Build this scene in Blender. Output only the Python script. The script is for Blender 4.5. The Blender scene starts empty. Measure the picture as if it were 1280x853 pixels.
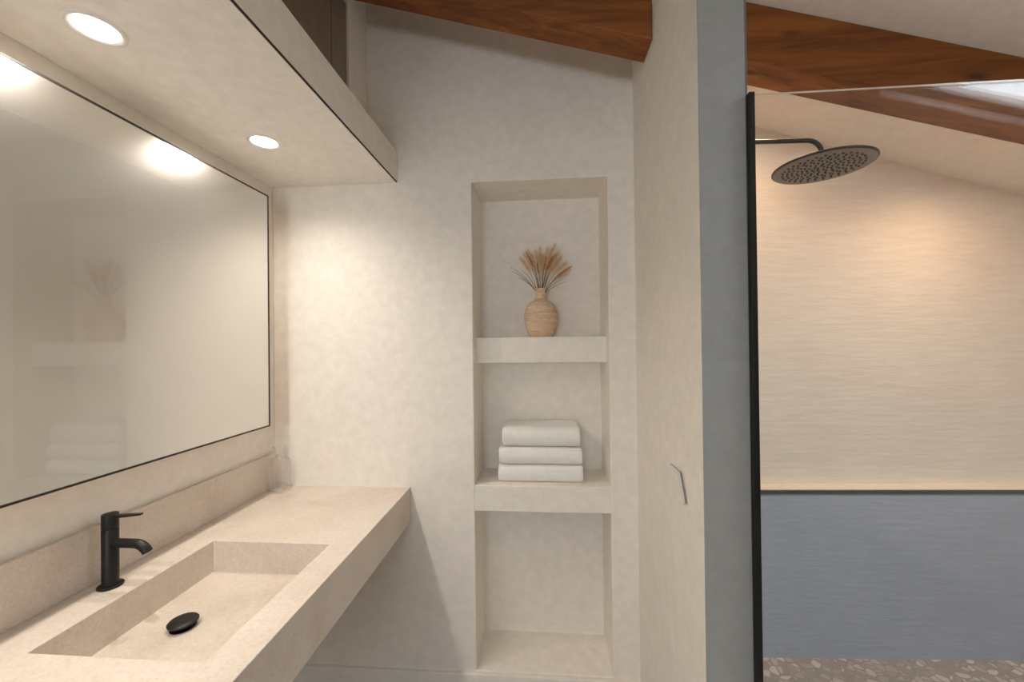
import bpy, bmesh, math, random
from mathutils import Vector, Matrix, noise

# ------------------------------------------------------------------ frame of reference
# Survey units: camera at the origin, x right, y towards the niche wall, z up.
# W() turns them into metres above the bathroom floor.
S = 1.2
FLOOR = -1.165
def W(p): return Vector((S*p[0], S*p[1], S*(p[2]-FLOOR)))

scene = bpy.context.scene
col = scene.collection

# ------------------------------------------------------------------ camera
yaw, pitch, roll = .0757, .0057, -.0111
fwd = Vector((-math.sin(yaw)*math.cos(pitch), math.cos(yaw)*math.cos(pitch), math.sin(pitch)))
rgt = Vector((math.cos(yaw), math.sin(yaw), 0)); upv = rgt.cross(fwd)
rgt, upv = rgt*math.cos(roll)+upv*math.sin(roll), upv*math.cos(roll)-rgt*math.sin(roll)
cam = bpy.data.cameras.new('camera'); cam.sensor_width = 36; cam.lens = 500/1280*36; cam.clip_start = .02
camo = bpy.data.objects.new('camera', cam); col.objects.link(camo)
o3 = W((0, 0, 0))
camo.matrix_world = Matrix(((rgt.x, upv.x, -fwd.x, o3.x), (rgt.y, upv.y, -fwd.y, o3.y), (rgt.z, upv.z, -fwd.z, o3.z), (0, 0, 0, 1)))
scene.camera = camo

# ------------------------------------------------------------------ world, exposure
SKY = 9.5            # overcast daylight through the roof window and the added rear opening
SPOT = 12.3          # each vanity downlight
SHOWER = 12.5        # the lamp in the shower ceiling
world = bpy.data.worlds.new('sky'); scene.world = world; world.use_nodes = True
bg = world.node_tree.nodes['Background']; bg.inputs[0].default_value = (.84, .92, 1.0, 1); bg.inputs[1].default_value = SKY
scene.view_settings.view_transform = 'Standard'; scene.view_settings.look = 'None'
scene.view_settings.gamma = 1; scene.view_settings.use_curve_mapping = False
scene.view_settings.exposure = 0.55
scene.cycles.max_bounces = 14; scene.cycles.diffuse_bounces = 8; scene.cycles.glossy_bounces = 6; scene.cycles.transparent_max_bounces = 16

# the main surfaces (survey units)
XW, D = -.9415, 1.337              # left wall, niche wall
XP, XPR, YPE = .3059, .392, .7941  # partition: left face, right face, end face
XR, YB = 2.0, -2.4                 # right wall, wall behind
YU, YL = 1.595, 1.54               # shower wall, half-height wall below the ledge
XLF = -.5946                       # wall face above the soffit
ZC = -.488                         # counter top
ZS, ZF, XS = .556, .6625, -.4904   # soffit underside, top, front
def zceil(x): return 1.056-.287*x
def zbeam(x): return .902-.287*x
ROOF_WINDOWS = ((1.04, 1.62, .26, .60),)     # x0 x1 y0 y1, over the shower front
for x0, x1, y0, y1 in ROOF_WINDOWS:
    pl = bpy.data.lights.new('roof_window_portal', 'AREA'); pl.shape = 'RECTANGLE'
    pl.size = S*(x1-x0)*1.04; pl.size_y = S*(y1-y0); pl.cycles.is_portal = True
    po = bpy.data.objects.new('roof_window_portal', pl); col.objects.link(po)
    po.location = W(((x0+x1)/2, (y0+y1)/2, zceil((x0+x1)/2)+.075)); po.rotation_euler = (0, math.atan(.287), 0)

FILL_WIN = (-.86, -.04, -.30, .50)        # opening added behind the camera for frontal fill, x0 x1 z0 z1
pl2 = bpy.data.lights.new('fill_window_portal', 'AREA'); pl2.shape = 'RECTANGLE'
pl2.size = S*(FILL_WIN[1]-FILL_WIN[0]); pl2.size_y = S*(FILL_WIN[3]-FILL_WIN[2]); pl2.cycles.is_portal = True
po2 = bpy.data.objects.new('fill_window_portal', pl2); col.objects.link(po2)
po2.location = W(((FILL_WIN[0]+FILL_WIN[1])/2, YB-.14, (FILL_WIN[2]+FILL_WIN[3])/2)); po2.rotation_euler = (math.pi/2, 0, 0)

# ------------------------------------------------------------------ materials
MAT = {}
def mat(name, rough=.6, spec=.5, metal=0.0):
    m = bpy.data.materials.new(name); m.use_nodes = True
    nt = m.node_tree; b = nt.nodes['Principled BSDF']
    b.inputs['Roughness'].default_value = rough; b.inputs['Metallic'].default_value = metal
    b.inputs['Specular IOR Level'].default_value = spec
    MAT[name] = m
    return m, nt, b
def nd(nt, t, **kw):
    n = nt.nodes.new(t)
    for k, v in kw.items(): setattr(n, k, v)
    return n
def pos_node(nt, scale, rot=(0, 0, 0), obj=False):
    mp = nd(nt, 'ShaderNodeMapping'); mp.inputs['Scale'].default_value = scale; mp.inputs['Rotation'].default_value = rot
    if obj: nt.links.new(nd(nt, 'ShaderNodeTexCoord').outputs['Object'], mp.inputs[0])
    else: nt.links.new(nd(nt, 'ShaderNodeNewGeometry').outputs['Position'], mp.inputs[0])
    return mp
def noise_node(nt, vec, scale, detail=4, rough=.55, dist=0):
    n = nd(nt, 'ShaderNodeTexNoise'); n.inputs['Scale'].default_value = scale; n.inputs['Detail'].default_value = detail
    n.inputs['Roughness'].default_value = rough; n.inputs['Distortion'].default_value = dist
    nt.links.new(vec.outputs[0], n.inputs['Vector']); return n
def ramp(nt, src, stops):
    r = nd(nt, 'ShaderNodeValToRGB'); e = r.color_ramp.elements
    e[0].position, e[0].color = stops[0][0], (*stops[0][1], 1); e[1].position, e[1].color = stops[-1][0], (*stops[-1][1], 1)
    for p, c in stops[1:-1]: q = e.new(p); q.color = (*c, 1)
    nt.links.new(src, r.inputs[0]); return r
def mixc(nt, a, b, fac, mode='MIX'):
    m = nd(nt, 'ShaderNodeMix', data_type='RGBA', blend_type=mode)
    for s, i in ((fac, 0), (a, 6), (b, 7)):
        if hasattr(s, 'links'): nt.links.new(s, m.inputs[i])
        else: m.inputs[i].default_value = s if i == 0 else (*s, 1)
    return m.outputs[2]
def bump(nt, b, h, strength, dist=.002, prev=None):
    n = nd(nt, 'ShaderNodeBump'); n.inputs['Strength'].default_value = strength; n.inputs['Distance'].default_value = dist
    nt.links.new(h, n.inputs['Height'])
    if prev: nt.links.new(prev.outputs[0], n.inputs['Normal'])
    nt.links.new(n.outputs[0], b.inputs['Normal']); return n
def flat(name, c, rough=.5, metal=0, spec=.5):
    m, nt, b = mat(name, rough, spec, metal); b.inputs['Base Color'].default_value = (*c, 1); return m

def plaster(name, c, amp=.06, streak=False):
    m, nt, b = mat(name, .62, .3)
    big = noise_node(nt, pos_node(nt, (1, 1, 1)), 2.2, 5, .6, .4)
    fine = noise_node(nt, pos_node(nt, (1.0, 1.0, 9.0) if streak else (1, 1, 1)), 7 if streak else 26, 6, .65)
    lo = tuple(v*(1-amp) for v in c); hi = tuple(min(1, v*(1+amp*.7)) for v in c)
    c1 = ramp(nt, big.outputs[0], [(.32, lo), (.68, hi)]).outputs[0]
    g = ramp(nt, fine.outputs[0], [(.3, (.93, .93, .93)), (.7, (1.04, 1.04, 1.04))]).outputs[0]
    nt.links.new(mixc(nt, c1, g, 1.0, 'MULTIPLY'), b.inputs['Base Color'])
    grain = noise_node(nt, pos_node(nt, (1, 1, 1)), 190, 3, .6)
    b1 = bump(nt, b, fine.outputs[0], .35 if streak else .12, .006 if streak else .004)
    bump(nt, b, grain.outputs[0], .12, .001, b1)
    return m
plaster('plaster', (.86, .81, .74), .02)
plaster('plaster_shower', (.86, .81, .74), .04, True)
plaster('plaster_end_shade', (.345, .35, .335), .04)  # wall plaster darkened, shade on the partition end put into the colour
plaster('plaster_grey_daylight', (.43, .505, .63), .05, True)  # grey plaster, with dim bluish daylight put into its colour
plaster('plaster_soffit', (.87, .83, .77), .02)

def stone():
    m, nt, b = mat('limestone', .42, .35)
    p = pos_node(nt, (1, 1, 1))
    big = noise_node(nt, p, 4.5, 6, .6, .6); fine = noise_node(nt, p, 130, 5, .7)
    c1 = ramp(nt, big.outputs[0], [(.3, (.63, .55, .47)), (.5, (.71, .63, .55)), (.72, (.77, .695, .615))]).outputs[0]
    g = ramp(nt, fine.outputs[0], [(.32, (.88, .87, .855)), (.55, (1, 1, 1)), (.75, (1.05, 1.045, 1.04))]).outputs[0]
    c2 = mixc(nt, c1, g, 1.0, 'MULTIPLY')
    w = noise_node(nt, p, 3.0, 3, .5, 1.2)                      # pale calcite veins
    v = ramp(nt, w.outputs[0], [(.485, (0, 0, 0)), (.5, (1, 1, 1)), (.515, (0, 0, 0))])
    nt.links.new(mixc(nt, c2, (.74, .67, .58), mixc(nt, (0, 0, 0), v.outputs[0], .22)), b.inputs['Base Color'])
    bump(nt, b, fine.outputs[0], .35, .002)
stone()

def wood():
    m, nt, b = mat('beam_wood', .55, .35)
    p = pos_node(nt, (1.1, 13, 13), (0, math.atan(.287), 0))
    n1 = noise_node(nt, p, 1.6, 6, .65, .8)
    c = ramp(nt, n1.outputs[0], [(.25, (.10, .028, .005)), (.5, (.235, .074, .013)), (.75, (.36, .125, .025))]).outputs[0]
    kp = pos_node(nt, (2.2, 7, 7), (0, math.atan(.287), 0))
    vor = nd(nt, 'ShaderNodeTexVoronoi'); vor.inputs['Scale'].default_value = 1.5; nt.links.new(kp.outputs[0], vor.inputs['Vector'])
    k = ramp(nt, vor.outputs['Distance'], [(.05, (1, 1, 1)), (.16, (0, 0, 0))])
    nt.links.new(mixc(nt, c, (.07, .022, .009), k.outputs[0]), b.inputs['Base Color'])
    bump(nt, b, n1.outputs[0], .25, .002)
wood()

def terrazzo():
    m, nt, b = mat('terrazzo', .4, .4)
    p = pos_node(nt, (1, 1, 1))
    v = nd(nt, 'ShaderNodeTexVoronoi'); v.inputs['Scale'].default_value = 30; nt.links.new(p.outputs[0], v.inputs['Vector'])
    e = nd(nt, 'ShaderNodeTexVoronoi', feature='DISTANCE_TO_EDGE'); e.inputs['Scale'].default_value = 30; nt.links.new(p.outputs[0], e.inputs['Vector'])
    sep = nd(nt, 'ShaderNodeSeparateColor'); nt.links.new(v.outputs['Color'], sep.inputs[0])
    chip = ramp(nt, sep.outputs[0], [(.2, (.40, .375, .355)), (.5, (.46, .435, .415)), (.7, (.54, .51, .485)), (.92, (.72, .69, .65))]).outputs[0]
    k = ramp(nt, e.outputs[0], [(.06, (0, 0, 0)), (.12, (1, 1, 1))])
    nt.links.new(mixc(nt, (.38, .35, .33), chip, k.outputs[0]), b.inputs['Base Color'])
terrazzo()

def vase_mat():
    m, nt, b = mat('woven_clay', .75, .25)
    p = pos_node(nt, (1, 1, 14), obj=True)
    n1 = noise_node(nt, p, 9, 4, .6); n2 = noise_node(nt, pos_node(nt, (1, 1, 1), obj=True), 60, 3, .6)
    c = ramp(nt, n1.outputs[0], [(.3, (.60, .43, .28)), (.55, (.75, .575, .40)), (.75, (.86, .70, .52))]).outputs[0]
    g = ramp(nt, n2.outputs[0], [(.3, (.85, .83, .8)), (.7, (1.05, 1.05, 1.05))]).outputs[0]
    nt.links.new(mixc(nt, c, g, 1.0, 'MULTIPLY'), b.inputs['Base Color'])
    bump(nt, b, n1.outputs[0], .5, .003)
vase_mat()

def towel_mat():
    m, nt, b = mat('terry', .95, .1)
    p = pos_node(nt, (1, 1, 1), obj=True)
    f = noise_node(nt, p, 420, 3, .7); g = noise_node(nt, p, 30, 3)
    c = ramp(nt, g.outputs[0], [(.3, (.86, .84, .805)), (.7, (.92, .905, .88))]).outputs[0]
    nt.links.new(c, b.inputs['Base Color']); b.inputs['Sheen Weight'].default_value = .2
    bump(nt, b, f.outputs[0], .7, .002)
towel_mat()

def taupe():
    m, nt, b = mat('taupe_lacquer', .35, .4)
    n1 = noise_node(nt, pos_node(nt, (6, 6, 1)), 5, 4)
    nt.links.new(ramp(nt, n1.outputs[0], [(.3, (.20, .15, .115)), (.7, (.24, .18, .14))]).outputs[0], b.inputs['Base Color'])
taupe()

flat('black_metal', (.009, .008, .0075), .45, .0, .35)
flat('black_frame', (.012, .009, .007), .45)
flat('bronze_face', (.15, .124, .105), .45, .0, .4)
flat('nozzle_rubber', (.018, .011, .009), .6)
flat('chrome', (.86, .85, .83), .3, 1.0)
flat('satin_nickel', (.74, .745, .75), .35)
flat('dark_edge', (.22, .21, .20), .4)
flat('white_trim', (.80, .78, .74), .4)
flat('sealant', (.82, .78, .72), .5)
flat('shadow_gap', (.035, .026, .02), .8)
flat('reveal_shade', (.16, .15, .14), .8)  # shade of groove and set-back corner put into the colour
flat('stem_straw', (.33, .21, .11), .8)
flat('stem_dark', (.13, .075, .04), .8)
flat('plume_tan', (.78, .55, .33), .9)
flat('plume_rust', (.52, .20, .07), .9)
flat('pane_edge', (.78, .80, .76), .25)

def mirror():
    m = bpy.data.materials.new('satin_mirror'); m.use_nodes = True; nt = m.node_tree; nt.nodes.clear()
    out = nd(nt, 'ShaderNodeOutputMaterial'); g = nd(nt, 'ShaderNodeBsdfGlossy'); g.inputs['Color'].default_value = (.84, .83, .80, 1); g.inputs['Roughness'].default_value = .03
    d = nd(nt, 'ShaderNodeBsdfGlossy'); d.inputs['Color'].default_value = (.80, .79, .76, 1); d.inputs['Roughness'].default_value = .25
    mx = nd(nt, 'ShaderNodeMixShader'); mx.inputs[0].default_value = .82
    nt.links.new(g.outputs[0], mx.inputs[1]); nt.links.new(d.outputs[0], mx.inputs[2]); nt.links.new(mx.outputs[0], out.inputs[0]); MAT['satin_mirror'] = m
mirror()

def clear_pane(name, tint, f0=.042):
    m = bpy.data.materials.new(name); m.use_nodes = True; nt = m.node_tree; nt.nodes.clear()
    out = nd(nt, 'ShaderNodeOutputMaterial'); t = nd(nt, 'ShaderNodeBsdfTransparent'); t.inputs[0].default_value = (*tint, 1)
    g = nd(nt, 'ShaderNodeBsdfGlossy'); g.inputs['Roughness'].default_value = .02
    lw = nd(nt, 'ShaderNodeLayerWeight'); pw5 = nd(nt, 'ShaderNodeMath', operation='POWER'); pw5.inputs[1].default_value = 5
    nt.links.new(lw.outputs['Facing'], pw5.inputs[0])
    f = nd(nt, 'ShaderNodeMath', operation='MULTIPLY_ADD'); f.inputs[1].default_value = .95; f.inputs[2].default_value = f0
    nt.links.new(pw5.outputs[0], f.inputs[0])
    mx = nd(nt, 'ShaderNodeMixShader'); nt.links.new(f.outputs[0], mx.inputs[0]); nt.links.new(t.outputs[0], mx.inputs[1]); nt.links.new(g.outputs[0], mx.inputs[2])
    nt.links.new(mx.outputs[0], out.inputs[0]); MAT[name] = m
clear_pane('screen_glass', (.985, .99, .985))
def bottle_glass():
    m, nt, b = mat('bottle_glass', .02, .5)
    b.inputs['Base Color'].default_value = (.97, .985, .965, 1); b.inputs['Transmission Weight'].default_value = 1; b.inputs['IOR'].default_value = 1.38
    t = nd(nt, 'ShaderNodeBsdfTransparent'); mx = nd(nt, 'ShaderNodeMixShader'); mx.inputs[0].default_value = .26
    nt.links.new(t.outputs[0], mx.inputs[1]); nt.links.new(b.outputs[0], mx.inputs[2]); nt.links.new(mx.outputs[0], nt.nodes['Material Output'].inputs[0])
bottle_glass()
def emit(name, c, s):
    m = bpy.data.materials.new(name); m.use_nodes = True; nt = m.node_tree; nt.nodes.clear()
    e = nd(nt, 'ShaderNodeEmission'); e.inputs[0].default_value = (*c, 1); e.inputs[1].default_value = s
    nt.links.new(e.outputs[0], nd(nt, 'ShaderNodeOutputMaterial').inputs[0]); MAT[name] = m
emit('lamp_lens', (1.0, .90, .76), 9.0)

# ------------------------------------------------------------------ mesh helpers
class MB:
    def __init__(s): s.v = []; s.f = []; s.mi = []
    def add(s, vs, fs, mi=0):
        o = len(s.v); s.v += [tuple(v) for v in vs]; s.f += [tuple(i+o for i in f) for f in fs]; s.mi += [mi]*len(fs); return s
    def box(s, x0, x1, y0, y1, z0, z1, mi=0):
        vs = [(x, y, z) for z in (z0, z1) for y in (y0, y1) for x in (x0, x1)]
        return s.add(vs, [(0, 2, 3, 1), (4, 5, 7, 6), (0, 1, 5, 4), (1, 3, 7, 5), (3, 2, 6, 7), (2, 0, 4, 6)], mi)
    def hexa(s, vs, mi=0):      # bottom four counter-clockwise, then the top four
        return s.add(vs, [(3, 2, 1, 0), (4, 5, 6, 7), (0, 1, 5, 4), (1, 2, 6, 5), (2, 3, 7, 6), (3, 0, 4, 7)], mi)
    def slope(s, x0, x1, y0, y1, zb, zt, mi=0):   # box whose bottom and top follow functions of x
        return s.hexa([(x0, y0, zb(x0)), (x1, y0, zb(x1)), (x1, y1, zb(x1)), (x0, y1, zb(x0)),
                       (x0, y0, zt(x0)), (x1, y0, zt(x1)), (x1, y1, zt(x1)), (x0, y1, zt(x0))], mi)
    def lathe(s, c, prof, n=48, mi=0, cap0=True, cap1=True):   # prof: (radius, z) from the bottom
        vs = []; fs = []
        for r, z in prof:
            for k in range(n):
                a = 2*math.pi*k/n; vs.append((c[0]+r*math.cos(a), c[1]+r*math.sin(a), c[2]+z))
        for i in range(len(prof)-1):
            for k in range(n):
                k2 = (k+1) % n; fs.append((i*n+k, i*n+k2, (i+1)*n+k2, (i+1)*n+k))
        if cap0: fs.append(tuple(reversed(range(n))))
        if cap1: fs.append(tuple((len(prof)-1)*n+k for k in range(n)))
        return s.add(vs, fs, mi)
    def tube(s, pts, rad, n=16, mi=0, caps=True):
        pts = [Vector(p) for p in pts]; rad = rad if hasattr(rad, '__len__') else [rad]*len(pts)
        vs = []; fs = []; ref = None
        for i, p in enumerate(pts):
            t = (pts[min(i+1, len(pts)-1)]-pts[max(i-1, 0)]).normalized()
            if ref is None: ref = t.orthogonal().normalized()
            ref = (ref-t*ref.dot(t)).normalized(); bi = t.cross(ref)
            for k in range(n):
                a = 2*math.pi*k/n; vs.append(p+(ref*math.cos(a)+bi*math.sin(a))*rad[i])
        for i in range(len(pts)-1):
            for k in range(n):
                k2 = (k+1) % n; fs.append((i*n+k, i*n+k2, (i+1)*n+k2, (i+1)*n+k))
        if caps: fs.append(tuple(reversed(range(n)))); fs.append(tuple((len(pts)-1)*n+k for k in range(n)))
        return s.add(vs, fs, mi)
    def build(s, name, mats, parent=None, origin=None, bevel=0, seg=2, smooth=False, recalc=True):
        """survey units in, ONE mesh object in metres out"""
        mats = mats if isinstance(mats, (list, tuple)) else [mats]
        base = Vector(parent.location) if parent and not parent.parent else None
        if parent and parent.parent: base = Vector(parent.parent.location)+Vector(parent.location)
        wv = [W(v) for v in s.v]
        loc = Vector((0, 0, 0))
        if parent is None:
            loc = W(origin) if origin else Vector((sum(v.x for v in wv)/len(wv), sum(v.y for v in wv)/len(wv), min(v.z for v in wv)))
        off = loc if parent is None else base
        me = bpy.data.meshes.new(name); me.from_pydata([v-off for v in wv], [], s.f)
        for m in mats: me.materials.append(MAT[m])
        for p, i in zip(me.polygons, s.mi): p.material_index = i
        bm = bmesh.new(); bm.from_mesh(me)
        if recalc: bmesh.ops.recalc_face_normals(bm, faces=bm.faces)
        if bevel:
            es = [e for e in bm.edges if len(e.link_faces) == 2 and e.calc_face_angle(0) > .5]
            bmesh.ops.bevel(bm, geom=es, offset=bevel*S, segments=seg, profile=.5, affect='EDGES', clamp_overlap=True)
        bm.to_mesh(me); bm.free()
        if smooth:
            me.shade_smooth()
            try: me.set_sharp_from_angle(angle=math.radians(40))
            except Exception: pass
        ob = bpy.data.objects.new(name, me); col.objects.link(ob)
        if parent: ob.parent = parent
        else: ob.location = loc
        return ob
def tag(o, label=None, cat=None, group=None, kind=None):
    for k, v in (('label', label), ('category', cat), ('group', group), ('kind', kind)):
        if v: o[k] = v
    return o
def empty(name, p, label, cat, group=None):
    o = bpy.data.objects.new(name, None); col.objects.link(o); o.location = W(p); o.empty_display_size = .05
    return tag(o, label, cat, group)
def struct(o, label=None, cat=None): return tag(o, label, cat, kind='structure')

# ------------------------------------------------------------------ room shell
T = .12
struct(MB().box(XW-T, XR+T, YB-T, YU+T, FLOOR-.1, FLOOR).build('floor', 'terrazzo'), 'grey terrazzo floor with pale pebble chips', 'floor')
struct(MB().slope(XW-T, XW, YB-T, D+.3, lambda x: FLOOR, lambda x: zceil(x)).build('wall_left', 'plaster'), 'warm grey plaster wall behind the mirror', 'wall')
struct(MB().slope(XR, XR+T, YB-T, YU+T, lambda x: FLOOR, lambda x: zceil(x)).build('wall_right', 'plaster'), 'plaster wall below the low end of the roof', 'wall')
rw = MB(); fz = lambda v: (lambda x: v)
rw.slope(XW, FILL_WIN[0], YB-T, YB, fz(FLOOR), zceil).slope(FILL_WIN[1], XR, YB-T, YB, fz(FLOOR), zceil)
rw.box(FILL_WIN[0], FILL_WIN[1], YB-T, YB, FLOOR, FILL_WIN[2]).slope(FILL_WIN[0], FILL_WIN[1], YB-T, YB, fz(FILL_WIN[3]), zceil)
r2 = MB(); g2 = .025
for a in ((FILL_WIN[0], FILL_WIN[0]+g2, FILL_WIN[2], FILL_WIN[3]), (FILL_WIN[1]-g2, FILL_WIN[1], FILL_WIN[2], FILL_WIN[3]), (FILL_WIN[0]+g2, FILL_WIN[1]-g2, FILL_WIN[2], FILL_WIN[2]+g2), (FILL_WIN[0]+g2, FILL_WIN[1]-g2, FILL_WIN[3]-g2, FILL_WIN[3])):
    r2.box(a[0], a[1], YB-.09, YB-.05, a[2], a[3])
w2 = struct(r2.build('window_2', 'white_trim'), 'added window in the unseen rear wall, for frontal fill light', 'window')
MB().box(FILL_WIN[0]+g2, FILL_WIN[1]-g2, YB-.073, YB-.069, FILL_WIN[2]+g2, FILL_WIN[3]-g2).build('pane', 'screen_glass', w2)
struct(rw.build('wall_rear', 'taupe_lacquer'), 'unseen rear wall, coloured dark to cut bounce light', 'wall')  # dark colour chosen to cut light bounced from behind the camera

# niche wall: front face with an opening, niche lining behind it
NL, NR, NT, NB, NY = -.233, .2185, .547, -1.098, 1.53
wb = MB()
def wq(x0, x1, z0, z1): wb.add([(x0, D, z0), (x1, D, z0), (x1, D, z1), (x0, D, z1)], [(0, 1, 2, 3)])
zt = lambda x: zceil(x)
xs = [XW, NL, NR, XP+.03]; zs = [FLOOR, NB, NT]
vs = [(x, D, z) for z in zs for x in xs]+[(x, D, zt(x)) for x in xs]
vi = lambda r, c: r*4+c
fs = [(vi(r, c), vi(r, c+1), vi(r+1, c+1), vi(r+1, c)) for r in range(3) for c in range(3) if not (r == 1 and c == 1)]
n0 = len(vs); vs += [(NL, NY, NB), (NR, NY, NB), (NL, NY, NT), (NR, NY, NT)]
fs += [(n0, n0+1, n0+3, n0+2), (vi(1, 1), vi(1, 2), n0+1, n0), (vi(2, 2), vi(2, 1), n0+2, n0+3), (vi(1, 1), n0, n0+2, vi(2, 1)), (vi(1, 2), vi(2, 2), n0+3, n0+1)]
# back of the wall so that it is a solid body
b0 = len(vs); YBK = NY+.05
vs += [(XW, YBK, FLOOR), (XP+.03, YBK, FLOOR), (XP+.03, YBK, zt(XP+.03)), (XW, YBK, zt(XW))]
fs += [(b0+3, b0+2, b0+1, b0), (vi(0, 0), b0, b0+1, vi(0, 3), vi(0, 2), vi(0, 1)), (vi(3, 0), vi(3, 1), vi(3, 2), vi(3, 3), b0+2, b0+3),
       (vi(0, 0), vi(1, 0), vi(2, 0), vi(3, 0), b0+3, b0), (vi(0, 3), b0+1, b0+2, vi(3, 3), vi(2, 3), vi(1, 3))]
wb.add(vs, fs)
wall_back = struct(wb.build('wall_back', 'plaster', bevel=.0035), 'warm grey plaster wall with a tall recessed niche', 'wall')
MB().box(NL-.002, NR+.002, 1.395, NY+.005, -.069, .0215).build('niche_shelf', 'plaster', wall_back, bevel=.003)
MB().box(NL-.002, NR+.002, D+.0015, NY+.005, -.565, -.478).build('niche_shelf', 'plaster', wall_back, bevel=.003)
struct(MB().box(XW, XP, D-.012, D-.0005, FLOOR, -1.104).build('baseboard_back', 'plaster', bevel=.002), 'low plaster skirting under the niche wall', 'baseboard')

# partition between vanity and shower
pw = MB().slope(XP, XPR, YPE+.003, YBK+.03, lambda x: FLOOR, lambda x: zceil(x))
part = struct(pw.build('wall_partition', 'plaster', bevel=.003), 'narrow plaster dividing wall between vanity and shower', 'wall')
MB().slope(XP+.0002, XPR, YPE, YPE+.0030, lambda x: FLOOR, lambda x: zceil(x)).build('end_face', 'plaster_end_shade', part)  # thin added panel carrying the painted end shade
MB().slope(XPR-.001, XPR+.0085, YPE+.008, YPE+.03, lambda x: FLOOR, lambda x: zceil(x)).build('edge_strip', 'reveal_shade', part, bevel=.001)  # corner shade painted as a dark strip

# shower wall, half-height wall and ledge
ZL = -.546
def skew(dx): return .047*(dx-.8)           # the shower wall runs slightly off square
def shower_slab(ya, yb, zb, zt):
    m = MB(); v = []
    for z in (zb, zt): v += [(XPR, ya+skew(XPR), z(XPR)), (XR, ya+skew(XR), z(XR)), (XR, yb+skew(XR), z(XR)), (XPR, yb+skew(XPR), z(XPR))]
    return m.hexa(v)
k_ = lambda v: (lambda x: v)
ws = struct(shower_slab(YU, YU+T, k_(FLOOR), zceil).build('wall_shower', 'plaster_shower'), 'warm lit plaster shower wall with horizontal trowel marks', 'wall')
shower_slab(YL, YU, k_(FLOOR), k_(ZL-.026)).build('half_wall', 'plaster_grey_daylight', ws)  # cool daylight tint sits in this plaster colour
shower_slab(YL+.018, YU, k_(ZL-.026), k_(ZL-.004)).build('shadow_groove', 'reveal_shade', ws)  # recess shade under the ledge painted dark
shower_slab(YL-.003, YU, k_(ZL-.004), k_(ZL)).build('ledge_top', 'plaster', ws)

# sloped ceiling with a roof window
c = MB(); A, B, Y0, Y1 = XW-T, XR+T, YB-T, YU+T+.07
zt2 = lambda x: zceil(x)+.05
gxs = sorted({A, B, *(w_[0] for w_ in ROOF_WINDOWS), *(w_[1] for w_ in ROOF_WINDOWS)})
for xa, xb in zip(gxs[:-1], gxs[1:]):
    hole = [w_ for w_ in ROOF_WINDOWS if w_[0] == xa]
    if hole: c.slope(xa, xb, Y0, hole[0][2], zceil, zt2).slope(xa, xb, hole[0][3], Y1, zceil, zt2)
    else: c.slope(xa, xb, Y0, Y1, zceil, zt2)
struct(c.build('ceiling', 'plaster_soffit'), 'pale sloped plaster ceiling between wooden rafters', 'ceiling')
g = .03; zf0 = lambda x: zceil(x)+.03; zf1 = lambda x: zceil(x)+.056
for i_, (x0, x1, y0, y1) in enumerate(ROOF_WINDOWS):
    win = MB()
    for a in ((x0, x0+g, y0, y1), (x1-g, x1, y0, y1), (x0+g, x1-g, y0, y0+g), (x0+g, x1-g, y1-g, y1)): win.slope(*a, zf0, zf1)
    wn = struct(win.build('window_%d' % (i_+1), 'white_trim'), 'white framed roof window in the sloped ceiling before the shower', 'window')
    MB().slope(x0+g, x1-g, y0+g, y1-g, lambda x: zceil(x)+.040, lambda x: zceil(x)+.044).build('pane', 'screen_glass', wn)

# rafter, interrupted by the partition
BY0, BY1 = 1.098, 1.191
def rafter(xa, xb, label):
    tag(MB().slope(xa, xb, BY0, BY1, zbeam, lambda x: zceil(x)-.0005).build('wooden_rafter', 'beam_wood', bevel=.003), label, 'beam', 'roof rafters')
rafter(XLF+.001, XP-.001, 'orange brown wooden rafter ending at the dividing wall above the niche')
rafter(XPR+.001, XR-.001, 'orange brown wooden rafter crossing above the shower head')

# ------------------------------------------------------------------ soffit over the vanity
sf = MB().box(XW+.001, XS-.0125, YB+.001, D-.001, ZS, ZF-.001)
sof = struct(sf.build('ceiling_soffit', 'plaster_soffit'), 'boxed soffit over the vanity holding recessed downlights', 'soffit')
MB().box(XS-.0122, XS-.0004, YB+.001, D-.001, ZS+.0028, ZS+.0034).build('shadow_line', 'shadow_gap', sof)
MB().box(XS-.0122, XS-.0040, YB+.001, D-.001, ZS, ZS+.0026).build('edge_trim', 'plaster_soffit', sof)
MB().box(XS-.0122, XS, YB+.001, D-.001, ZS+.0036, ZF).build('fascia', 'plaster', sof, bevel=.0008)
MB().box(XS-.0035, XS-.0002, YB+.001, D-.001, ZS+.0006, ZS+.0034).build('reveal_strip', 'shadow_gap', sof)

# cupboard above the soffit

cab = empty('upper_cupboard', (XLF-.1, .0, ZF), 'taupe cupboard doors in the wall above the soffit', 'cupboard')
zl = lambda x: zceil(x)-.002
MB().slope(XW+.002, XLF-.02, YB+.002, 1.2075, lambda x: ZF+.0005, lambda x: zbeam(x)-.004).build('carcass', 'taupe_lacquer', cab)
ys = [1.2055, 1.1145, .62, .12, -.38, -.88]
for a, b_ in zip(ys[1:], ys[:-1]):
    MB().slope(XLF-.0195, XLF-.006, a+.002, b_-.002, lambda x: ZF+.004, lambda x: zbeam(x)-.008).build('door', 'taupe_lacquer', cab, bevel=.001)
struct(MB().slope(XW+.002, XLF, 1.2085, D-.0005, lambda x: ZF+.0003, zl).build('wall_pier', 'plaster', bevel=.002), 'short plaster pier beside the upper cupboard', 'wall')

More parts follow.
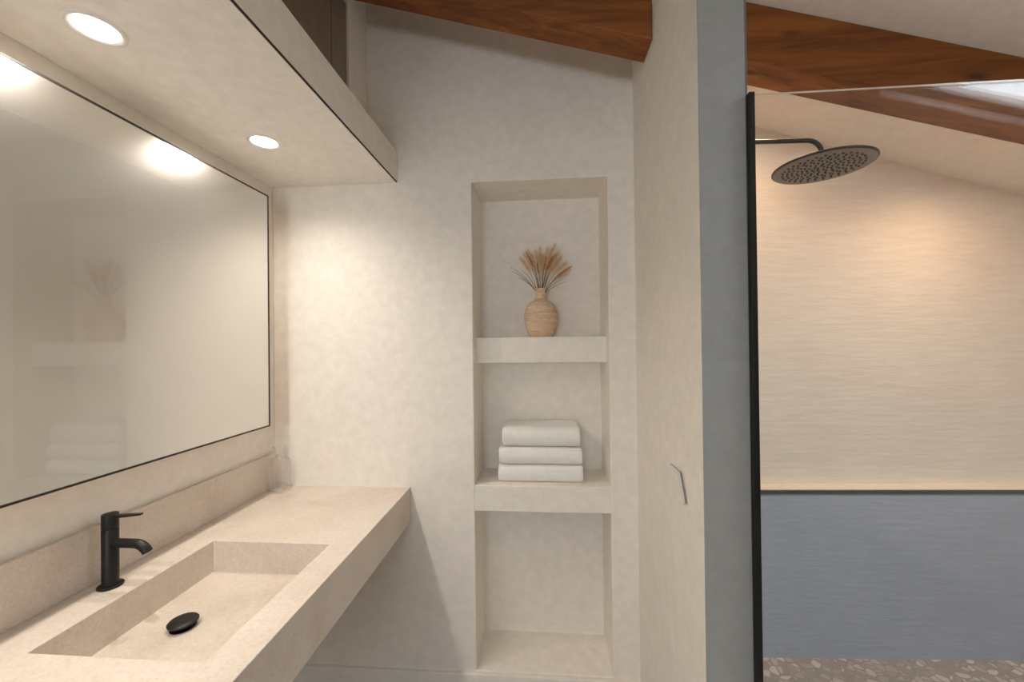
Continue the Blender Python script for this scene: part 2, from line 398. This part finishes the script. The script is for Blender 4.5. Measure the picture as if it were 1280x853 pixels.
# ------------------------------------------------------------------ downlights
LX = -.755
def downlight(x, y, label):
    e = empty('recessed_downlight', (x, y, ZS), label, 'downlight', 'vanity downlights')
    r = MB(); n = 48; pr = [(.0415, -.0003), (.042, -.0022), (.039, -.0036), (.035, -.003), (.0325, -.0012), (.0315, -.0006)]
    r.lathe((x, y, ZS), pr, n, cap0=False, cap1=False); r.build('trim_ring', 'white_trim', e, smooth=True, recalc=False)
    MB().lathe((x, y, ZS), [(.0318, -.0010), (.0318, -.0004)], n).build('lens', 'lamp_lens', e)
    l = bpy.data.lights.new('downlight_beam', 'SPOT'); l.energy = SPOT; l.color = (1.0, .905, .80); l.shadow_soft_size = .026*S
    l.spot_size = math.radians(156); l.spot_blend = 1.0
    lo = bpy.data.objects.new('downlight_beam', l); col.objects.link(lo); lo.parent = e; lo.location = (0, 0, -.008*S)
downlight(-.748, 1.031, 'round recessed downlight next to the niche wall')
downlight(-.768, .636, 'round recessed downlight in the soffit above the basin tap')
downlight(-.76, .241, 'round recessed downlight above the empty stretch of counter')
downlight(-.76, -.154, 'round recessed downlight beyond the free end of the counter')

# lamps in the shower ceiling, tucked behind the rafter
def shower_lamp(sx, sy, label):
    sz = zceil(sx)-.012
    e = empty('shower_downlight', (sx, sy, sz-.02), label, 'downlight', 'shower ceiling lamps')
    MB().lathe((sx, sy, sz-.022), [(.03, 0), (.034, .004), (.034, .036)], 40, cap0=False, cap1=False).build('housing', 'white_trim', e, smooth=True, recalc=False)
    MB().lathe((sx, sy, sz-.020), [(.0305, 0), (.0305, .002)], 40).build('lens', 'lamp_lens', e)
    l = bpy.data.lights.new('shower_beam', 'SPOT'); l.energy = SHOWER; l.color = (1.0, .66, .41); l.shadow_soft_size = .03*S; l.spot_size = math.radians(176); l.spot_blend = 1.0
    lo = bpy.data.objects.new('shower_beam', l); col.objects.link(lo); lo.parent = e; lo.location = (0, 0, -.008*S)
shower_lamp(.74, 1.30, 'small round ceiling lamp behind the rafter near the dividing wall')
shower_lamp(1.42, 1.30, 'small round ceiling lamp behind the rafter near the low end of the roof')

# ------------------------------------------------------------------ vanity counter
XC, ZCB, YN = -.4549, -.605, -.25
BX0, BX1, BY_0, BY_1, BZ = -.829, -.526, .583, .947, -.565
YE = D-.0015; XB = XW+.001
ct = empty('vanity_counter', ((XB+XC)/2, .6, ZCB), 'beige limestone counter with a carved rectangular basin', 'counter')
m = MB()
gx = [XB, BX0, BX1, XC]; gy = [YN, BY_0, BY_1, YE]
vs = [(x, y, ZC) for y in gy for x in gx]; q = lambda r, c: r*4+c
fs = [(q(r, c), q(r, c+1), q(r+1, c+1), q(r+1, c)) for r in range(3) for c in range(3) if not (r == 1 and c == 1)]
k0 = len(vs); vs += [(BX0, BY_0, BZ), (BX1, BY_0, BZ), (BX1, BY_1, BZ), (BX0, BY_1, BZ)]
fs += [(k0, k0+1, k0+2, k0+3), (q(1, 1), k0, k0+3, q(2, 1)), (q(2, 1), k0+3, k0+2, q(2, 2)), (q(2, 2), k0+2, k0+1, q(1, 2)), (q(1, 2), k0+1, k0, q(1, 1))]
k1 = len(vs); vs += [(XB, YN, ZCB), (XC, YN, ZCB), (XC, YE, ZCB), (XB, YE, ZCB)]
fs += [(k1+3, k1+2, k1+1, k1), (k1, k1+1, q(0, 3), q(0, 2), q(0, 1), q(0, 0)), (k1+1, k1+2, q(3, 3), q(2, 3), q(1, 3), q(0, 3)),
       (k1+2, k1+3, q(3, 0), q(3, 1), q(3, 2), q(3, 3)), (k1+3, k1, q(0, 0), q(1, 0), q(2, 0), q(3, 0))]
m.add(vs, fs); m.build('slab', 'limestone', ct, bevel=.0012)
MB().box(XB, XW+.013, YN, YE, ZC+.0003, -.371).build('backsplash', 'limestone', ct, bevel=.001)
MB().box(XW+.013, XC, D-.0045, D-.0012, ZC+.0002, ZC+.0035).build('sealant_bead', 'sealant', ct)

# ------------------------------------------------------------------ mirror
XM, YM, ZMT, ZMB, YMN = -.868, 1.2135, 0.4803, -0.2553, -.15
mc = empty('wall_mirror', (XW+.03, .6, ZMB), 'large rectangular mirror with a thin black frame above the counter', 'mirror')
MB().box(XW+.001, XM-.002, YMN+.004, YM-.004, ZMB+.004, ZMT-.004).build('backing_box', 'plaster', mc)
t = .0042
fr = MB()
fr.box(XM-.012, XM+.0012, YMN, YM, ZMT-t, ZMT).box(XM-.012, XM+.0012, YMN, YM, ZMB, ZMB+t)
fr.box(XM-.012, XM+.0012, YMN, YMN+t, ZMB+t, ZMT-t).box(XM-.012, XM+.0012, YM-t, YM, ZMB+t, ZMT-t)
fr.build('frame', 'black_frame', mc)
MB().box(XM-.0015, XM, YMN+t, YM-t, ZMB+t, ZMT-t).build('mirror_glass', 'satin_mirror', mc)

# ------------------------------------------------------------------ tap
fx, fy = -.887, .7565
tp = empty('basin_tap', (fx, fy, ZC), 'matte black single lever basin tap on the stone counter', 'tap')
c0 = (fx, fy, ZC)
MB().lathe(c0, [(.0205, .0003), (.0212, .0018), (.0208, .0036), (.0185, .0046), (.0132, .005)], 48).build('base_ring', 'black_metal', tp, smooth=True)
MB().lathe(c0, [(.0136, .004), (.0136, .1165), (.0131, .1172)], 48).build('body', 'black_metal', tp, smooth=True)
MB().lathe(c0, [(.0124, .1165), (.0124, .1188), (.0133, .1192), (.0136, .1198), (.0136, .1472), (.0131, .1480), (.0115, .1483)], 48).build('lever_cap', 'black_metal', tp, smooth=True)
sp = [(fx+.008, fy, ZC+.0885)]+[(fx+.055+.031*math.sin(a), fy, ZC+.0885-.031*(1-math.cos(a))) for a in [i*math.radians(62)/9 for i in range(10)]]
spt = MB().tube(sp, .0090, 24).build('spout', 'black_metal', tp, smooth=True)
tip = Vector(sp[-1]); tn = (tip-Vector(sp[-2])).normalized()
MB().tube([tip-tn*.001, tip+tn*.0008], .0072, 20).build('aerator', 'nozzle_rubber', spt)
MB().hexa([(fx+.002, fy-.0056, ZC+.1385), (fx+.070, fy-.0040, ZC+.1468), (fx+.070, fy+.0040, ZC+.1468), (fx+.002, fy+.0056, ZC+.1385),
           (fx+.002, fy-.0056, ZC+.1455), (fx+.070, fy-.0040, ZC+.1505), (fx+.070, fy+.0040, ZC+.1505), (fx+.002, fy+.0056, ZC+.1455)]).build('lever', 'black_metal', tp, bevel=.001)

# drain
dx, dy = -.729, .757
dr = empty('basin_drain', (dx, dy, BZ), 'matte black pop up waste plug in the basin floor', 'drain')
MB().lathe((dx, dy, BZ), [(.022, .0002), (.022, .0014), (.014, .002), (.014, .008)], 40).build('collar', 'black_metal', dr, smooth=True)
MB().lathe((dx, dy, BZ), [(.020, .007), (.0255, .0095), (.0262, .0118), (.0245, .0138), (.017, .0152), (.008, .0158), (.002, .016)], 48).build('plug_cap', 'black_metal', dr, smooth=True)

# ------------------------------------------------------------------ glass bottle
bx, by = -.889, 1.283
def sq_ring(r, z, ex, n=48):
    o = []
    for k in range(n):
        a = 2*math.pi*k/n+math.radians(4); cc, ss = math.cos(a), math.sin(a)
        o.append((bx+r*math.copysign(abs(cc)**(2/ex), cc), by+r*math.copysign(abs(ss)**(2/ex), ss), ZC+z))
    return o
outer = [(.0285, .0004, 5), (.0305, .003, 5), (.031, .010, 5), (.031, .095, 5), (.0295, .104, 4), (.024, .112, 3), (.016, .1175, 2.3), (.0125, .121, 2), (.0118, .128, 2), (.0118, .139, 2), (.0135, .144, 2), (.0168, .1475, 2), (.0172, .150, 2), (.016, .1515, 2)]
inner = [(.0128, .1505, 2), (.0108, .146, 2), (.0096, .139, 2), (.0096, .127, 2), (.0102, .1195, 2), (.0145, .115, 2.3), (.0225, .1095, 3), (.0275, .1025, 4), (.0288, .094, 5), (.0288, .012, 5), (.027, .0075, 5)]
vs = []; fs = []; n = 48
for r, z, ex in outer+inner: vs += sq_ring(r, z, ex, n)
R_ = len(outer)+len(inner)
for i in range(R_-1):
    for k in range(n): fs.append((i*n+k, i*n+(k+1) % n, (i+1)*n+(k+1) % n, (i+1)*n+k))
fs.append(tuple(reversed(range(n)))); fs.append(tuple((R_-1)*n+k for k in range(n)))
tag(MB().add(vs, fs).build('glass_bottle', 'bottle_glass', smooth=True), 'small clear glass bottle in the back corner of the counter', 'bottle')

# ------------------------------------------------------------------ vase with dried grasses
vx, vy, vz = -.004, 1.462, .0215
vs_ = []
key = [(.0400, .0003), (.0440, .003), (.0500, .018), (.0575, .040), (.0610, .062), (.0610, .076), (.0585, .095), (.0520, .112), (.0400, .125), (.0270, .133), (.0215, .140), (.0200, .150), (.0195, .168), (.0202, .1745), (.0196, .1765), (.0170, .1755), (.0165, .165), (.0165, .145)]
fine = []
for i in range(len(key)-1):
    (r0, z0), (r1, z1) = key[i], key[i+1]; kk = max(1, int(abs(z1-z0)/.0016))
    for j in range(kk):
        u = j/kk; r, z = r0+(r1-r0)*u, z0+(z1-z0)*u
        if i < 10: r += .0008*math.sin(z*2*math.pi/.0066)
        fine.append((r, z))
fine.append(key[-1])
vase = MB().lathe((vx, vy, vz), fine, 56).build('ribbed_vase', 'woven_clay', smooth=True)
tag(vase, 'tan round vase with woven horizontal ribs on the upper niche shelf', 'vase')

rnd = random.Random(5)
PX = vy/500                       # one photo pixel at the vase's distance
mouth = Vector((vx, vy, vz+.172))
def grass(tx, tz, ty, kind, label):
    """stem from the vase mouth to a tip tx, tz pixels away; kind: tan / rust plume or bare"""
    a = Vector((vx+max(-.009, min(.009, tx*PX*.10+rnd.uniform(-.003, .003))), vy+max(-.009, min(.009, ty*.2)), vz+.150))
    b = Vector((vx+tx*PX, vy+ty, mouth.z+tz*PX)); 
    mid = Vector((a.x+(b.x-a.x)*.34, a.y+(b.y-a.y)*.4, a.z+(b.z-a.z)*.66+ .002))
    pts = [a*(1-t)**2+mid*2*t*(1-t)+b*t*t for t in [i/12 for i in range(13)]]
    # keep the stem inside the mouth
    e = empty('dried_grass_stem', pts[0], label, 'dried grass', 'dried grasses in the vase')
    rad = [.0011-.0006*i/12 for i in range(13)]
    MB().tube(pts, rad, 5).build('stem', 'stem_dark' if kind != 'tan' else 'stem_straw', e)
    if kind != 'bare':
        h = MB(); start = 6 if kind == 'tan' else 7
        N = 190 if kind == 'tan' else 130
        for i in range(N):
            u = start+(12-start)*rnd.random()**.9; k = min(11, int(u)); p = pts[k].lerp(pts[k+1], u-k); d = (pts[min(12, k+1)]-pts[k]).normalized()
            s = d.orthogonal().normalized(); s.rotate(Matrix.Rotation(rnd.uniform(0, 6.283), 3, d))
            L = (rnd.uniform(.016, .036) if kind == 'tan' else rnd.uniform(.006, .013))*(1.15-.45*(u-start)/(12-start))
            w = .00045 if kind == 'tan' else .0013
            spread = .60 if kind == 'tan' else .38
            t = p+(d+s*spread*rnd.uniform(.3, 1)).normalized()*L; sd = d.cross(s).normalized()*w
            md = p.lerp(t, .5)+s*.0006
            h.add([p, md+sd, t, md-sd], [(0, 1, 2, 3)])
        h.build('plume', 'plume_tan' if kind == 'tan' else 'plume_rust', e, recalc=False)
LT = 'feathery tan dried grass stem standing in the ribbed vase'; LR = 'dried stem with a rust brown seed head in the ribbed vase'; LB = 'bare thin arching dried stem hanging out of the ribbed vase'
for tx, tz in ((-19, 44), (-15, 50), (-10, 40), (-5, 47), (0, 52), (4, 43), (9, 51), (13, 46), (17, 52), (22, 48), (26, 42), (31, 33), (-23, 38), (35, 24), (28, 20), (20, 36)):
    grass(tx, tz, rnd.uniform(-.035, .03), 'tan', LT)
for tx, tz in ((-17, 45), (-9, 36), (-4, 30), (7, 38), (17, 41), (36, 25), (-12, 42), (14, 38)):
    grass(tx, tz, rnd.uniform(-.045, -.005), 'rust', LR)
for tx, tz in ((-37, 29), (-36, 24), (-24, 26), (32, 10), (-28, 16), (27, 12)):
    grass(tx, tz, rnd.uniform(-.02, .02), 'bare', LB)

# ------------------------------------------------------------------ towels
def towel(x0, x1, zb, zt, yf, seed, label):
    h = zt-zb; th = h/2-.0006; yb = yf+.135
    # outline of a folded band: U open towards the niche back
    out = []; nA = 10; R = h/2; cyf = yf+R*.9; cz = (zb+zt)/2
    out.append((yb, zb))
    for i in range(7): out.append((yb+(cyf-yb)*(i+1)/7, zb))
    for i in range(1, nA): a = math.pi*i/nA; out.append((cyf-R*.9*math.sin(a)**.9, cz-R*math.cos(a)))
    for i in range(8): out.append((cyf+(yb-cyf)*i/7, zt))
    out += [(yb, cz+.0010), (cyf+.004, cz+.0006), (cyf+.004, cz-.0006), (yb, cz-.0010)]
    nx = 44; vs = []; fs = []; n = len(out)
    for i in range(nx+1):
        u = i/nx; ed = min(u, 1-u)*(x1-x0); k = 1-.16*max(0, 1-ed/.010)**2
        for (y, z) in out:
            x = x0+(x1-x0)*u
            p = Vector((x*9+seed*7, y*9, z*9)); d = noise.noise(p)*.0022+noise.noise(p*4)*.0009
            zz = cz+(z-cz)*k; yy = yf+(y-yf) if y > cyf else cyf+(y-cyf)*k
            lim = zz+(d if zt-z < .3*h else 0)
            vs.append((x+noise.noise(p*1.7)*.0014*(1 if ed < .012 else 0), yy+d*1.1, max(zb, lim)))
    for i in range(nx):
        for j in range(n): fs.append((i*n+j, i*n+(j+1) % n, (i+1)*n+(j+1) % n, (i+1)*n+j))
    fs.append(tuple(range(n-1, -1, -1))); fs.append(tuple(nx*n+j for j in range(n)))
    o = MB().add(vs, fs).build('folded_towel', 'terry', smooth=True)
    return tag(o, label, 'towel', 'folded towels in the niche')
zb = -.4785
towel(-.157, .132, zb+.0005, zb+.058, 1.364, 1, 'white folded towel at the bottom of the niche stack')
towel(-.154, .131, zb+.0605, zb+.117, 1.366, 2, 'white folded towel in the middle of the niche stack')
towel(-.142, .125, zb+.1195, zb+.188, 1.372, 3, 'white folded towel on top of the niche stack')

# ------------------------------------------------------------------ hook on the partition
hk = empty('wall_hook', (XP, .93, -.347), 'bent chrome hook on the dividing wall beside the niche', 'hook')
A_, B_, C_ = (.982, -.2965), (.921, -.2955), (.889, -.350)
w = .0062
def bar(p, q, x0, x1, w, name, mt='chrome'):
    d = Vector((q[0]-p[0], q[1]-p[1])); n_ = Vector((-d.y, d.x)).normalized()*w
    vs = []
    for x in (x0, x1):
        for (c_, s_) in ((p, 1), (q, 1), (q, -1), (p, -1)): vs.append((x, c_[0]+n_.x*s_, c_[1]+n_.y*s_))
    o = MB().hexa(vs).build(name, ['satin_nickel', 'dark_edge'], hk)
    for p_ in o.data.polygons: p_.material_index = 0 if abs(p_.normal.x) > .5 else 1
bar(A_, B_, XP-.0052, XP-.0028, .0052, 'arm'); bar((B_[0]+.001, B_[1]+.004), C_, XP-.0055, XP-.0028, .0085, 'hanging_bar')
MB().box(XP-.0028, XP-.0003, .945, .968, -.3005, -.2925).build('wall_mount', 'chrome', hk, bevel=.001)

# ------------------------------------------------------------------ shower
hx, hy, hz = .800, 1.20, .490
sh = empty('rain_shower_head', (hx, hy, hz), 'round black rain shower head on a bent wall arm', 'shower head')
R0 = .1215
MB().lathe((hx, hy, hz), [(R0-.003, 0), (R0, .0012), (R0, .0045), (R0-.003, .0065), (.03, .010), (.018, .016), (.016, .022)], 72).build('disc', ['black_metal'], sh, smooth=True)
fpl = MB().lathe((hx, hy, hz), [(R0-.003, -.0006), (R0-.004, -.0009)], 72).build('face_plate', 'bronze_face', sh)
nz = MB()
for ring in range(1, 9):
    rr = .0118*ring; cnt = int(6*ring*.62)+2
    for k in range(cnt):
        a = 2*math.pi*(k+.5*(ring % 2))/cnt+.12*math.sin(ring*2.3)
        nz.lathe((hx+rr*math.cos(a), hy+rr*math.sin(a), hz-.0040), [(.0022, 0), (.0030, .0030)], 7)
o = nz.build('nozzles', 'nozzle_rubber', fpl); o['kind'] = 'stuff'
az = .570; arm = [(XPR+.0003, hy, az+.006), (.55, hy, az+.004), (.745, hy, az)]
arm += [(.760+.040*math.sin(a), hy, az-.040*(1-math.cos(a))) for a in [i*math.pi/2/9 for i in range(10)]]+[(hx, hy, hz+.018)]
MB().tube(arm, .0062, 20).build('arm', 'black_metal', sh, smooth=True)
MB().tube([(XPR+.0003, hy, az+.006), (XPR+.007, hy, az+.006)], .022, 32).build('wall_flange', 'black_metal', sh, bevel=.001)

XG1, ZG = 1.26, .4655
gs = empty('glass_screen', (.8, YPE-.006, FLOOR), 'clear glass shower screen with a black metal wall profile', 'shower screen')
gm = MB().box(.3985, XG1, YPE-.0095, YPE-.0035, FLOOR+.002, ZG)
pane = gm.build('pane', ['screen_glass', 'pane_edge'], gs)
for p in pane.data.polygons:
    if abs(p.normal.y) < .5: p.material_index = 1
MB().box(.393, .4035, YPE-.0125, YPE-.0005, FLOOR+.0005, ZG+.003).build('wall_profile', 'black_metal', gs, bevel=.0006)
